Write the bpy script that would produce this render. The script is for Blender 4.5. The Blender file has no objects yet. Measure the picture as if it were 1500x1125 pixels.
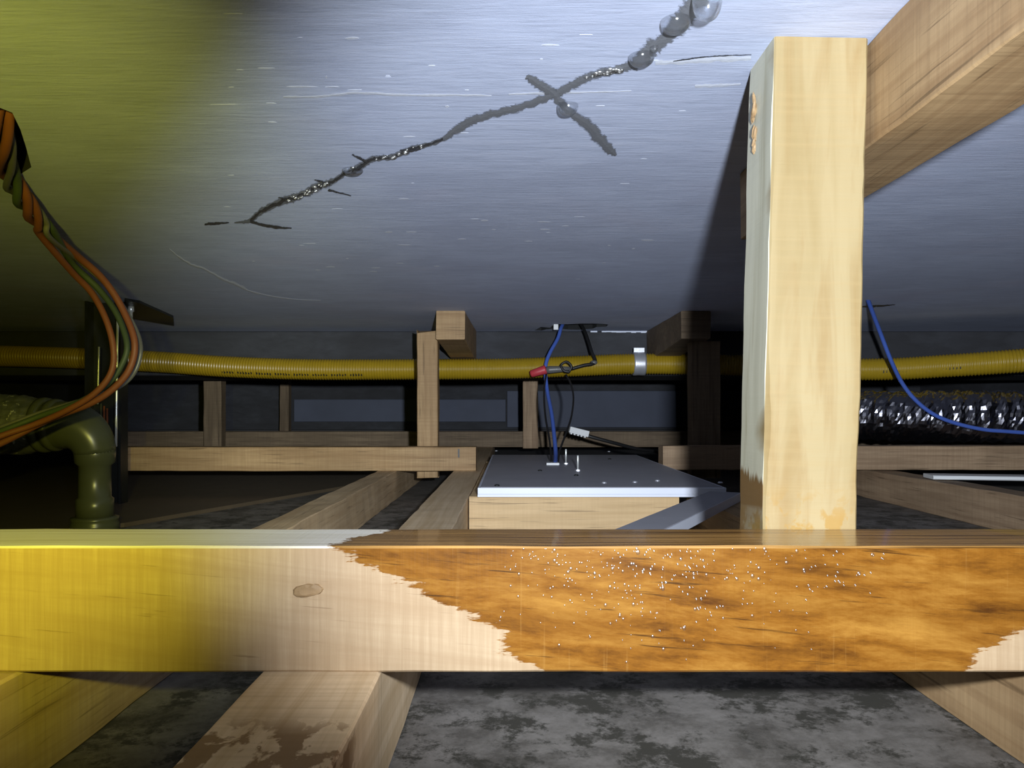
import bpy, bmesh, math, random
from mathutils import Vector, Matrix, noise as mnoise

random.seed(7)
scene = bpy.context.scene
COL = scene.collection

# ------------------------------------------------------------------ camera
F, CX, CY, CZ = 1125.0, 750.0, 600.0, 0.158     # focal length and horizon in 1500x1125 pixels; eye height
cam_data = bpy.data.cameras.new('camera')
cam_data.sensor_width = 36.0
cam_data.lens = 36.0 * F / 1500.0
cam_data.shift_y = (CY - 562.5) / 1500.0
cam_data.clip_start = 0.01
cam = bpy.data.objects.new('camera', cam_data)
COL.objects.link(cam)
cam.location = (0, 0, CZ)
cam.rotation_euler = (math.pi / 2, 0, 0)
scene.camera = cam

# ------------------------------------------------------------------ world, lights, exposure
scene.view_settings.view_transform = 'Standard'
scene.view_settings.look = 'None'
scene.view_settings.gamma = 1.0
scene.view_settings.use_curve_mapping = False
scene.view_settings.exposure = 0.0

world = bpy.data.worlds.new('world')
scene.world = world
world.use_nodes = True
world.node_tree.nodes['Background'].inputs[0].default_value = (0.5, 0.55, 0.7, 1)
world.node_tree.nodes['Background'].inputs[1].default_value = 0.004


def spot(name, loc, target, power, color, angle, blend, radius, falloff='Linear'):
    d = bpy.data.lights.new(name, 'SPOT')
    d.energy = power
    d.color = color
    d.spot_size = math.radians(angle)
    d.spot_blend = blend
    d.shadow_soft_size = radius
    d.use_nodes = True                                   # gentler falloff, as the phone's tone curve shows it
    nt = d.node_tree
    lf = nt.nodes.new('ShaderNodeLightFalloff')
    lf.inputs['Strength'].default_value = 1.0
    nt.links.new(lf.outputs[falloff], nt.nodes['Emission'].inputs['Strength'])
    o = bpy.data.objects.new(name, d)
    COL.objects.link(o)
    o.location = loc
    o.rotation_euler = (Vector(target) - Vector(loc)).to_track_quat('-Z', 'Y').to_euler()
    return o


# the phone's flash, right of and above the lens, and an unseen yellow lamp added to tint the left
spot('flash_lamp', (0.045, 0.0, CZ + 0.030), (0.045 + 0.115, 1.0, CZ + 0.012), 42.5, (0.87, 0.93, 1.0), 80, 0.60, 0.007)
spot('yellow_tint_lamp', (-0.06, -0.02, CZ + 0.035), (-0.41, 0.58, CZ + 0.03), 13.0, (1.0, 0.95, 0.10), 64, 1.0, 0.006, 'Quadratic')


# ------------------------------------------------------------------ helpers
def W(px, py, d):
    """world point at distance d that the pixel shows"""
    return Vector(((px - CX) * d / F, d, (CY - py) * d / F + CZ))


CEIL = 0.1754 + CZ


def C(px, py, dz=0.0):
    """point on the concrete ceiling"""
    d = 0.1754 * F / (CY - py)
    return Vector(((px - CX) * d / F, d, CEIL - dz))


def tag(o, label=None, cat=None, group=None, kind=None):
    if label: o['label'] = label
    if cat: o['category'] = cat
    if group: o['group'] = group
    if kind: o['kind'] = kind
    return o


def link(name, me, mat=None, parent=None, smooth=False):
    o = bpy.data.objects.new(name, me)
    COL.objects.link(o)
    if mat is not None and not me.materials:
        me.materials.append(mat)
    if smooth:
        for p in me.polygons: p.use_smooth = True
    if parent is not None:
        o.parent = parent
        o.matrix_parent_inverse = parent.matrix_world.inverted()
    return o


def from_bm(name, bm, mat=None, parent=None, smooth=False):
    bmesh.ops.recalc_face_normals(bm, faces=bm.faces[:])
    me = bpy.data.meshes.new(name)
    bm.to_mesh(me)
    bm.free()
    return link(name, me, mat, parent, smooth)


def empty(name, loc):
    o = bpy.data.objects.new(name, None)
    COL.objects.link(o)
    o.location = loc
    o.empty_display_size = 0.02
    bpy.context.view_layer.update()
    return o


def recenter(o):
    """origin to the middle of the mesh"""
    me = o.data
    c = sum((v.co for v in me.vertices), Vector()) / len(me.vertices)
    me.transform(Matrix.Translation(-c))
    if o.parent is None:
        o.location = o.location + c
    else:
        o.location = o.location + c
    return o


def frame_of(a, b, up):
    x = (b - a).normalized()
    up = Vector(up)
    z = (up - x * up.dot(x)).normalized()
    y = z.cross(x)
    m = Matrix((x, y, z)).transposed().to_4x4()
    m.translation = (a + b) / 2
    return m


def bar_mesh(name, L, w, h, bev=0.0012, jit=0.0005, step=0.02, seed=0, wane=0.0, ragged=0.0):
    """squared timber along local X with worn edges"""
    rnd = random.Random(seed)
    n = max(2, min(80, int(L / step)))
    bm = bmesh.new()
    rings = []
    for i in range(n + 1):
        x = -L / 2 + L * i / n
        ring = []
        hw, hh = w / 2, h / 2
        for cx, cy, s0, s1 in ((1, 1, 0, 1), (-1, 1, 1, 0), (-1, -1, 0, 1), (1, -1, 1, 0)):
            bb = bev * (0.7 + 0.6 * rnd.random())
            if wane and cx < 0 and cy < 0:
                bb += wane * max(0, mnoise.noise((x * 9, seed, 0)))
            pts = ((cx * hw, cy * (hh - bb)), (cx * (hw - bb), cy * hh))
            if s0: pts = pts[::-1]
            for (yy, zz) in pts:
                jx = (rnd.random() - .5) * ragged if i in (0, n) else 0
                k = mnoise.noise((x * 25 + seed, yy * 40, zz * 40)) * jit
                k2 = mnoise.noise((x * 25, yy * 40 + seed + 9, zz * 40)) * jit
                ring.append(bm.verts.new((x + jx, yy + k, zz + k2)))
        rings.append(ring)
    for r0, r1 in zip(rings, rings[1:]):
        for j in range(8):
            bm.faces.new((r0[j], r0[(j + 1) % 8], r1[(j + 1) % 8], r1[j]))
    bm.faces.new(rings[0][::-1])
    bm.faces.new(rings[-1])
    bmesh.ops.recalc_face_normals(bm, faces=bm.faces[:])
    me = bpy.data.meshes.new(name)
    bm.to_mesh(me)
    bm.free()
    return me


def timber(name, a, b, w, h, mat, up=(0, 0, 1), parent=None, label=None, cat='timber', group=None, **kw):
    a, b = Vector(a), Vector(b)
    me = bar_mesh(name, (b - a).length, w, h, **kw)
    o = link(name, me, mat)
    o.matrix_world = frame_of(a, b, up)
    if parent is not None:
        o.parent = parent
        o.matrix_parent_inverse = parent.matrix_world.inverted()
    elif label:
        tag(o, label, cat, group)
    bpy.context.view_layer.update()
    return o


def smooth_path(pts, sub=8):
    """Catmull-Rom through the points"""
    pts = [Vector(p) for p in pts]
    P = [pts[0] * 2 - pts[1]] + pts + [pts[-1] * 2 - pts[-2]]
    out = []
    for i in range(1, len(P) - 2):
        p0, p1, p2, p3 = P[i - 1:i + 3]
        for k in range(sub):
            t = k / sub
            out.append(0.5 * (2 * p1 + (p2 - p0) * t + (2 * p0 - 5 * p1 + 4 * p2 - p3) * t * t
                              + (3 * p1 - p0 - 3 * p2 + p3) * t ** 3))
    out.append(pts[-1])
    return out


def path_frames(path):
    fr = []
    t = (path[1] - path[0]).normalized()
    n = Vector((0, 0, 1)) if abs(t.z) < 0.9 else Vector((1, 0, 0))
    n = (n - t * n.dot(t)).normalized()
    for i, p in enumerate(path):
        q = path[min(i + 1, len(path) - 1)] - path[max(i - 1, 0)]
        t = q.normalized()
        n = (n - t * n.dot(t)).normalized()
        fr.append((p, t, n, t.cross(n)))
    return fr


def sweep(bm, path, radius, seg=10, caps=True):
    """tube along the path; radius is a number or f(i, angle)"""
    fr = path_frames(path)
    rings = []
    for i, (p, t, n, b) in enumerate(fr):
        ring = []
        for k in range(seg):
            a = 2 * math.pi * k / seg
            r = radius(i, a) if callable(radius) else radius
            ring.append(bm.verts.new(p + (n * math.cos(a) + b * math.sin(a)) * r))
        rings.append(ring)
    for r0, r1 in zip(rings, rings[1:]):
        for k in range(seg):
            bm.faces.new((r0[k], r0[(k + 1) % seg], r1[(k + 1) % seg], r1[k]))
    if caps:
        bm.faces.new(rings[0][::-1])
        bm.faces.new(rings[-1])


def tube(name, pts, r, mat, parent=None, seg=10, sub=8, smooth=True, raw=False):
    bm = bmesh.new()
    sweep(bm, [Vector(p) for p in pts] if raw else smooth_path(pts, sub), r, seg)
    return recenter(from_bm(name, bm, mat, parent, smooth)) if parent is None else from_bm(name, bm, mat, parent, smooth)


def add_box(bm, lo, hi, bev=0.0):
    lo, hi = Vector(lo), Vector(hi)
    m = Matrix.Translation((lo + hi) / 2) @ Matrix.Diagonal((*(hi - lo), 1))
    r = bmesh.ops.create_cube(bm, size=1, matrix=m)
    if bev:
        ed = list({e for v in r['verts'] for e in v.link_edges})
        bmesh.ops.bevel(bm, geom=ed, offset=bev, segments=2, affect='EDGES', profile=0.5)


def box(name, lo, hi, mat, parent=None, bev=0.0):
    bm = bmesh.new()
    add_box(bm, lo, hi, bev)
    o = from_bm(name, bm, mat, parent)
    return recenter(o) if parent is None else o


def lathe(bm, prof, axis_m, seg=24):
    """profile of (radius, height) turned about local Z"""
    rings = []
    for r, z in prof:
        rings.append([bm.verts.new(axis_m @ Vector((r * math.cos(2 * math.pi * k / seg), r * math.sin(2 * math.pi * k / seg), z)))
                      for k in range(seg)])
    for r0, r1 in zip(rings, rings[1:]):
        for k in range(seg):
            bm.faces.new((r0[k], r0[(k + 1) % seg], r1[(k + 1) % seg], r1[k]))
    bm.faces.new(rings[0][::-1])
    bm.faces.new(rings[-1])


# ------------------------------------------------------------------ materials
class NT:
    def __init__(self, name):
        self.m = bpy.data.materials.new(name)
        self.m.use_nodes = True
        self.t = self.m.node_tree
        self.b = self.t.nodes['Principled BSDF']
        self.tc = self.t.nodes.new('ShaderNodeTexCoord')

    def n(self, typ, **kw):
        nd = self.t.nodes.new(typ)
        for k, v in kw.items(): setattr(nd, k, v)
        return nd

    def l(self, a, b): self.t.links.new(a, b)

    def noise(self, scale, detail=4, rough=.55, dist=0.0, loc=(0, 0, 0), vec=None):
        mp = self.n('ShaderNodeMapping')
        mp.inputs['Scale'].default_value = scale if hasattr(scale, '__len__') else (scale,) * 3
        mp.inputs['Location'].default_value = loc
        self.l(vec or self.tc.outputs['Object'], mp.inputs[0])
        ns = self.n('ShaderNodeTexNoise')
        ns.inputs['Scale'].default_value = 1
        ns.inputs['Detail'].default_value = detail
        ns.inputs['Roughness'].default_value = rough
        ns.inputs['Distortion'].default_value = dist
        self.l(mp.outputs[0], ns.inputs['Vector'])
        return ns.outputs['Fac']

    def ramp(self, fac, stops, interp='LINEAR'):
        r = self.n('ShaderNodeValToRGB')
        r.color_ramp.interpolation = interp
        el = r.color_ramp.elements
        while len(el) < len(stops): el.new(0.5)
        for e, (p, c) in zip(el, stops):
            e.position = p
            e.color = (*c, 1) if hasattr(c, '__len__') else (c, c, c, 1)
        self.l(fac, r.inputs[0])
        return r.outputs[0]

    def mix(self, fac, a, b, mode='MIX'):
        m = self.n('ShaderNodeMix', data_type='RGBA', blend_type=mode)
        for sock, v in ((m.inputs[0], fac), (m.inputs[6], a), (m.inputs[7], b)):
            if isinstance(v, bpy.types.NodeSocket): self.l(v, sock)
            elif hasattr(v, '__len__'): sock.default_value = (*v, 1)
            else: sock.default_value = v
        return m.outputs[2]

    def math(self, op, a, b=0.0, c=0.0, clamp=False):
        m = self.n('ShaderNodeMath', operation=op, use_clamp=clamp)
        for s, v in zip(m.inputs, (a, b, c)):
            if isinstance(v, bpy.types.NodeSocket): self.l(v, s)
            else: s.default_value = v
        return m.outputs[0]

    def bump(self, h, strength=.3, dist=.001, prev=None):
        b = self.n('ShaderNodeBump')
        b.inputs['Strength'].default_value = strength
        b.inputs['Distance'].default_value = dist
        self.l(h, b.inputs['Height'])
        if prev is not None: self.l(prev, b.inputs['Normal'])
        return b.outputs[0]

    def set(self, **kw):
        for k, v in kw.items():
            s = self.b.inputs[k.replace('_', ' ')]
            if isinstance(v, bpy.types.NodeSocket): self.l(v, s)
            elif hasattr(v, '__len__') and len(v) == 3 and s.type == 'RGBA': s.default_value = (*v, 1)
            else: s.default_value = v
        return self.m


def plain(name, col, rough=.5, metal=0.0, var=.25, sc=80, bump=.1, spec=.5, coat=0.0):
    t = NT(name)
    f = t.noise(sc, 3)
    c = t.mix(t.math('MULTIPLY', f, var * 2), col, tuple(x * .55 for x in col))
    return t.set(Base_Color=c, Roughness=rough, Metallic=metal, Normal=t.bump(f, bump, .0006), Specular_IOR_Level=spec, Coat_Weight=coat)


def wood(name, light, dark, rough=.6, saw=.25, seedloc=0.0, blotch=.35):
    t = NT(name)
    g = t.noise((5, 130, 130), 5, .6, .6, (seedloc, seedloc, 0))
    b = t.noise((7, 22, 22), 3, .5, .3, (seedloc + 3, 0, 1))
    s = t.noise((300, 9, 9), 3, .6, 0, (0, seedloc, 0))
    c = t.ramp(g, [(.3, dark), (.62, light)])
    c = t.mix(t.ramp(b, [(.4, blotch), (.62, 0.0)]), c, tuple(x * .62 for x in dark), 'MIX')
    c = t.mix(t.ramp(s, [(.35, saw), (.6, 0.0)]), c, tuple(x * .75 for x in dark))
    p = t.ramp(t.noise((14, 420, 420), 3, .5, .4, (9, seedloc, 2)), [(.30, .7), (.40, 0.0)])
    c = t.mix(p, c, tuple(x * .4 for x in dark))
    n = t.bump(g, .25, .0006)
    n = t.bump(s, .35, .0005, n)
    return t.set(Base_Color=c, Roughness=rough, Normal=n, Specular_IOR_Level=.3)


M = {}
M['pine'] = wood('pale_pine', (.80, .60, .32), (.66, .45, .21), .55, .18, 1.0, .22)
M['pine_side'] = wood('grey_pine_edge', (.44, .42, .30), (.26, .25, .17), .7, .25, 2.0, .3)
M['larch'] = wood('tan_larch', (.45, .305, .16), (.30, .185, .09), .65, .3, 4.0, .35)
M['brown'] = wood('brown_softwood', (.38, .27, .17), (.25, .165, .10), .7, .3, 6.0, .4)
M['dimmed'] = wood('dimmed_grey_brown_softwood', (.21, .155, .10), (.12, .085, .055), .75, .3, 8.0, .4)  # shade and distance dimming mixed into the wood colour
M['joist'] = wood('sawn_joist_softwood', (.56, .42, .27), (.42, .29, .165), .7, .3, 13.0, .3)
M['ply'] = wood('birch_coloured_board', (.62, .44, .24), (.50, .34, .17), .6, .15, 11.0, .15)


def joist_wet():
    t = NT('sawn_joist_with_drip_marks')
    sep = t.n('ShaderNodeSeparateXYZ')
    t.l(t.tc.outputs['Object'], sep.inputs[0])
    g = t.noise((5, 130, 130), 5, .6, .6)
    s = t.noise((300, 9, 9), 3, .6)
    c = t.ramp(g, [(.3, (.52, .37, .21)), (.62, (.68, .52, .34))])
    c = t.mix(t.ramp(s, [(.35, .3), (.6, 0.0)]), c, (.33, .22, .12))
    m = t.mix(1.0, t.ramp(t.noise((70, 95, 95), 4, .6, .3, (2, 4, 0)), [(.50, 0.0), (.55, .85)]),
              t.math('MULTIPLY_ADD', t.math('ADD', sep.outputs['X'], .948), -60, .5, clamp=True), 'MULTIPLY')
    c = t.mix(m, c, (.17, .085, .025))
    return t.set(Base_Color=c, Roughness=.65, Normal=t.bump(g, .3, .0006), Specular_IOR_Level=.3)


M['joist_wet'] = joist_wet()


def concrete_ceiling():
    t = NT('form_marked_concrete')
    a = t.noise((22, 150, 1), 6, .68, .6)
    b = t.noise((9, 13, 1), 5, .65, .5, (3, 1, 0))
    c = t.noise((38, 420, 1), 4, .6, .3, (1, 7, 0))
    d = t.noise((160, 160, 1), 4, .7)
    col = t.ramp(a, [(.3, (.47, .53, .70)), (.5, (.55, .615, .81)), (.75, (.62, .68, .87))])
    col = t.mix(t.ramp(b, [(.38, .55), (.6, 0.0)]), col, (.45, .50, .67))
    col = t.mix(t.ramp(t.noise((5, 6, 1), 3, .6, .3, (8, 4, 0)), [(.55, 0.0), (.72, .35)]), col, (.58, .57, .72))
    col = t.mix(t.ramp(c, [(.28, .5), (.42, 0.0)]), col, (.38, .43, .57))
    col = t.mix(t.ramp(c, [(.68, 0.0), (.78, .6)]), col, (.72, .77, .90))
    n = t.bump(a, .28, .0010)
    n = t.bump(c, .32, .0006, n)
    n = t.bump(d, .2, .0005, n)
    return t.set(Base_Color=col, Roughness=.75, Normal=n, Specular_IOR_Level=.2)


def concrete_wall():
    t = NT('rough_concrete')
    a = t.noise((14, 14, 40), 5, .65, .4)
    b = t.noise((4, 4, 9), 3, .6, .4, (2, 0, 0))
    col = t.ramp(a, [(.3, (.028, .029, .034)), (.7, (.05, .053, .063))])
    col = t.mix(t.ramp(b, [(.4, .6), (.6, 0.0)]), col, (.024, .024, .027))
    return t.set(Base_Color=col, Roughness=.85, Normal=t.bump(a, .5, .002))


def gypsum():
    t = NT('dusty_stained_gypsum_board')
    a = t.noise(22, 7, .75, .15)
    b = t.noise(150, 5, .75)
    st = t.noise((24, 24, 20), 8, .78, .1, (5.2, 1.3, 0))
    sep = t.n('ShaderNodeSeparateXYZ')
    t.l(t.tc.outputs['Object'], sep.inputs[0])
    # damp patch under the leaking beam
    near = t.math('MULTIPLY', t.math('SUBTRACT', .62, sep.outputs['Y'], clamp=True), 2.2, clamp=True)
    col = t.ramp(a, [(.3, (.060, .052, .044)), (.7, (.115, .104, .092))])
    col = t.mix(t.ramp(b, [(.3, .4), (.5, 0.0)]), col, (.045, .043, .042))
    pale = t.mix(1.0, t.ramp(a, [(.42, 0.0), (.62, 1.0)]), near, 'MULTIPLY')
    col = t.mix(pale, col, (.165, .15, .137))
    wet = t.mix(1.0, t.ramp(st, [(.50, 0.0), (.57, 1.0)]), near, 'MULTIPLY')
    col = t.mix(wet, col, (.028, .025, .018))
    return t.set(Base_Color=col, Roughness=.8, Normal=t.bump(b, .3, .0008))


M['ceil'] = concrete_ceiling()
M['wall'] = concrete_wall()
M['gyp'] = gypsum()


def stain_mat(name, col, rough, soft, scale):
    """damp mark that thins out raggedly towards its margin (vertex value 'core': 1 in the middle, 0 at the margin)"""
    t = NT(name)
    at = t.n('ShaderNodeAttribute', attribute_name='core')
    f = t.noise((scale, scale * 1.6, scale), 5, .7, .2)
    al = t.math('MULTIPLY_ADD', t.math('ADD', t.math('MULTIPLY', at.outputs['Fac'], 1.3), t.math('MULTIPLY_ADD', f, 1.4, -1.15)), soft, .3, clamp=True)
    c = t.mix(t.noise(scale * 1.5, 4, .7), col, tuple(x * .55 for x in col))
    return t.set(Base_Color=c, Roughness=rough, Alpha=al, Normal=t.bump(f, .4, .0006))


M['stain'] = stain_mat('water_stained_concrete', (.235, .25, .285), .45, 2.6, 420)
M['crackdark'] = stain_mat('wet_crack_edge', (.060, .064, .075), .25, 3.0, 520)
M['flake'] = plain('pale_laitance', (.72, .77, .90), .6, 0, .2, 400, .3)
M['black'] = plain('black_rubber', (.012, .012, .013), .45, 0, .3, 200, .1)
M['void'] = plain('cavity_shade', (.012, .013, .014), .9, 0, .4, 60, .5)  # shade inside the ceiling holes painted as near-black walls
M['blue'] = plain('blue_wire_insulation', (.065, .13, .48), .4, 0, .15, 200, .05)
M['red'] = plain('red_vinyl_cap', (.50, .045, .06), .45, 0, .15, 200, .05)
M['orange'] = plain('orange_wire_insulation', (.20, .060, .022), .6, 0, .2, 150, .1)
M['green'] = plain('green_wire_insulation', (.05, .075, .035), .6, 0, .2, 150, .1)
M['greywire'] = plain('grey_wire_insulation', (.12, .12, .12), .4, 0, .2, 150, .1)
M['yellow'] = plain('yellow_corrugated_plastic', (.36, .24, .012), .35, 0, .3, 60, .1)
M['print'] = plain('black_print', (.015, .015, .01), .6)
M['steel'] = plain('galvanised_steel', (.75, .77, .84), .38, .7, .2, 120, .15)
M['chrome'] = plain('bright_threaded_steel', (.85, .88, .86), .35, .6, .1, 300, .1)
M['darksteel'] = plain('dark_coated_steel', (.02, .022, .022), .4, .3, .3, 80, .1)
M['foil'] = plain('black_mirror_foil', (.36, .36, .42), .24, 1.0, .4, 60, .3)
M['pvc'] = plain('grey_plastic_fitting', (.075, .082, .048), .3, 0, .2, 60, .05)


def tape_mat():
    t = NT('grey_tape_wrap_with_foil_glints')
    f = t.noise((60, 25, 160), 4, .65, .3)
    g = t.ramp(t.noise((130, 90, 90), 4, .7, .2, (3, 2, 1)), [(.60, 0.0), (.64, 1.0)])
    c = t.mix(t.ramp(f, [(.35, 0.0), (.65, 1.0)]), (.055, .06, .055), (.105, .11, .10))
    c = t.mix(g, c, (.38, .38, .36))
    return t.set(Base_Color=c, Roughness=.45, Normal=t.bump(f, .7, .0015), Specular_IOR_Level=.5)


M['pvc2'] = tape_mat()
M['whitemetal'] = plain('white_painted_sheet_metal', (.72, .76, .88), .35, 0, .06, 30, .03)
M['greymetal'] = plain('dusty_grey_sheet_metal', (.38, .38, .425), .5, 0, .25, 25, .08)
M['whiteplastic'] = plain('white_plastic', (.70, .72, .74), .4, 0, .1, 90, .05)
M['knot'] = wood('knot_wood', (.32, .21, .11), (.17, .10, .045), .6, .1, 3.3, .4)
M['hardboard'] = plain('brown_hardboard', (.085, .06, .035), .8, 0, .4, 20, .3)


def water_mat(name, clear, rough, ior):
    t = NT(name)
    g = t.n('ShaderNodeBsdfGlass')
    g.inputs['IOR'].default_value = 1.33
    g.inputs['Roughness'].default_value = 0.0
    tr = t.n('ShaderNodeBsdfTransparent')
    tr.inputs[0].default_value = (.88, .89, .90, 1)
    gl = t.n('ShaderNodeBsdfGlossy')
    gl.inputs['Roughness'].default_value = rough
    lw = t.n('ShaderNodeLayerWeight')
    lw.inputs[0].default_value = .5
    fac = t.math('MULTIPLY_ADD', t.math('POWER', lw.outputs['Facing'], 3.0), .7, ior)
    m1 = t.n('ShaderNodeMixShader')
    t.l(fac, m1.inputs[0]); t.l(tr.outputs[0], m1.inputs[1]); t.l(gl.outputs[0], m1.inputs[2])
    m2 = t.n('ShaderNodeMixShader')
    m2.inputs[0].default_value = clear
    t.l(g.outputs[0], m2.inputs[1]); t.l(m1.outputs[0], m2.inputs[2])
    t.l(m2.outputs[0], t.t.nodes['Material Output'].inputs['Surface'])
    return t.m


def bead_mat():
    t = NT('water_bead')
    tr = t.n('ShaderNodeBsdfTransparent')
    gl = t.n('ShaderNodeBsdfGlossy')
    gl.inputs['Roughness'].default_value = .33
    m = t.n('ShaderNodeMixShader')
    m.inputs[0].default_value = .2
    t.l(tr.outputs[0], m.inputs[1]); t.l(gl.outputs[0], m.inputs[2])
    t.l(m.outputs[0], t.t.nodes['Material Output'].inputs['Surface'])
    return t.m


M['bead'] = bead_mat()
M['water'] = water_mat('clear_water', .66, .2, .06)

# ------------------------------------------------------------------ setting
XL, XR, YB, YF = -1.7, 1.7, -1.2, 3.2
DS0 = 1.716         # front of the concrete downstand


def ceiling():
    bm = bmesh.new()
    outer = [bm.verts.new((x, y, CEIL)) for x, y in ((XL, YB), (XR, YB), (XR, YF), (XL, YF))]
    edges = [bm.edges.new((outer[i], outer[(i + 1) % 4])) for i in range(4)]
    h1 = [(783, 484), (792, 479), (806, 480), (812, 474.5), (832, 475), (850, 474), (868, 474), (884, 474.5), (891, 475.5), (888, 478.5),
          (874, 479), (868, 481.5), (846, 483), (832, 482.5), (816, 481), (800, 482.5), (793, 484.3)]
    h2 = [(-30, 160), (0, 158), (18, 165), (30, 190), (38, 215), (46, 245), (30, 255), (0, 250), (-25, 245), (-40, 200)]
    for h in (h1, h2):
        loop = [bm.verts.new(C(px, py)) for px, py in h]
        edges += [bm.edges.new((loop[i], loop[(i + 1) % len(loop)])) for i in range(len(loop))]
        up = [bm.verts.new(v.co + Vector((0, 0, .05))) for v in loop]
        for i in range(len(loop)):
            j = (i + 1) % len(loop)
            bm.faces.new((loop[i], loop[j], up[j], up[i])).material_index = 1
        bm.faces.new(up).material_index = 1
    bmesh.ops.triangle_fill(bm, edges=edges, use_beauty=True)
    top = [bm.verts.new((x, y, CEIL + .12)) for x, y in ((XL, YB), (XR, YB), (XR, YF), (XL, YF))]
    for i in range(4):
        bm.faces.new((outer[i], outer[(i + 1) % 4], top[(i + 1) % 4], top[i]))
    bm.faces.new(top)
    o = from_bm('ceiling', bm, M['ceil'])
    o.data.materials.append(M['void'])
    tag(o, 'grey concrete slab ceiling with plywood form marks', kind='structure')
    return o


CEILOBJ = ceiling()
tag(box('floor', (XL, YB, -.012), (XR, YF, 0), M['gyp']), 'dusty grey gypsum board back with dark damp stains', kind='structure')
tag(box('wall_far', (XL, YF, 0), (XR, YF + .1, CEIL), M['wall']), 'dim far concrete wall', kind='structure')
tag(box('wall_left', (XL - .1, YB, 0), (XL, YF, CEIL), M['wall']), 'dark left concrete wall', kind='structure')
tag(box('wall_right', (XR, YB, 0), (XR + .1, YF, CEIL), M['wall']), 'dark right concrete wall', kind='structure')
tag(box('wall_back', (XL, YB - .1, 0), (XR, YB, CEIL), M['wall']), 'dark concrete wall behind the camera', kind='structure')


def downstand():
    bm = bmesh.new()
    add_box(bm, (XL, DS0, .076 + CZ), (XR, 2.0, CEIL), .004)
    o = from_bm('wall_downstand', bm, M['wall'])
    tag(o, 'concrete downstand beam crossing the ceiling behind the yellow hose', kind='structure')
    # pale mortar fin along the arris
    bm = bmesh.new()
    for x0, x1 in ((.20, .375), (-.05, .19)):
        n = 16
        for i in range(n):
            a, b = x0 + (x1 - x0) * i / n, x0 + (x1 - x0) * (i + 1) / n
            if x0 < 0 and random.random() < .8: continue
            add_box(bm, (a, DS0 - .003 - random.random() * .003, CEIL - .0025 - random.random() * .002), (b, DS0, CEIL - .0002))
    f = from_bm('mortar_fin', bm, M['flake'], o)
    return o


downstand()


def ribbon(name, pts, mat, dz, wscale=1.0, rag=.35, sub=6, seed=1, parent=None, fringe=0):
    """ragged mark on the underside of the ceiling from pixel points (x, y, width)"""
    rnd = random.Random(seed)
    P = smooth_path([Vector((p[0], p[1], p[2])) for p in pts], sub * 2)
    bm = bmesh.new()
    lay = bm.verts.layers.float.new('core')
    rows = []
    for i, p in enumerate(P):
        q = P[min(i + 1, len(P) - 1)] - P[max(i - 1, 0)]
        q = Vector((q.x, q.y)).normalized()
        nrm = Vector((-q.y, q.x))
        w = max(p.z, .8) * wscale / 2 * 1.35
        row = []
        for s, o in ((1, 0), (0, 50), (-1, 90)):
            ww = w * (1 + rag * (mnoise.noise((i * .23 + seed * 7, o, 0)) * 1.3 + mnoise.noise((i * .9 + seed * 3, o, 5)) * .5))
            off = mnoise.noise((i * .3, seed, 3)) * w * .25
            v = bm.verts.new(C(p.x + nrm.x * (s * ww + off), p.y + nrm.y * (s * ww + off), dz if s == 0 else dz * .35))
            v[lay] = 1.0 if s == 0 and 0 < i < len(P) - 1 else 0.0
            row.append(v)
        rows.append(row)
    for r0, r1 in zip(rows, rows[1:]):
        for k in (0, 1):
            bm.faces.new((r0[k], r0[k + 1], r1[k + 1], r1[k]))
    for f in bm.faces:
        f.normal_update()
        if f.normal.z > 0: f.normal_flip()
    me = bpy.data.meshes.new(name)
    bm.to_mesh(me)
    bm.free()
    return link(name, me, mat, parent)


main = [(343, 326, 2), (352, 325, 4), (366, 323, 7), (385, 308, 10), (415, 294, 13), (440, 286, 12), (465, 273, 14), (486, 266, 10),
        (508, 252, 8), (524, 246, 12), (545, 233, 10), (575, 229, 9), (600, 218, 9), (625, 212, 8), (650, 203, 8), (668, 190, 13),
        (690, 177, 15), (720, 167, 13), (760, 157, 13), (800, 143, 13), (818, 135, 14), (835, 126, 14), (860, 113, 14), (885, 105, 14),
        (915, 98, 13), (935, 90, 22), (955, 70, 26), (972, 58, 20), (990, 40, 30), (1010, 17, 34), (1030, -8, 38)]
ribbon('wet_stain', main, M['stain'], .0004, 1.0, .3, 7, 1, CEILOBJ)
ribbon('wet_stain', [(770, 112, 6), (778, 115, 13), (790, 123, 16), (808, 134, 15), (822, 150, 14), (840, 167, 13), (865, 186, 19), (885, 210, 17),
                     (896, 221, 14), (903, 227, 4)], M['stain'], .0005, 1.0, .25, 6, 2, CEILOBJ)
ribbon('crack', [(p[0], p[1], p[2]) for p in main[2:15]], M['crackdark'], .0006, .5, .7, 7, 3, CEILOBJ)
for k, br in enumerate([[(299, 328, 3), (312, 327, 5), (325, 326, 4), (336, 325.5, 2)],
                        [(366, 323, 5), (385, 329, 5), (405, 332, 5), (428, 334, 2.5)],
                        [(480, 277, 4), (495, 281, 3), (515, 286, 2)],
                        [(515, 225, 2), (525, 230, 4), (537, 236, 5)],
                        [(460, 262, 2), (472, 266, 4), (484, 270, 4)],
                        [(407, 288, 2), (420, 291, 4), (432, 289, 4)],
                        [(585, 219, 2), (600, 220, 5), (618, 217, 3)]]):
    ribbon('crack_branch', br, M['crackdark'], .0008, 1.0, .4, 5, 10 + k, CEILOBJ)

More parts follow.
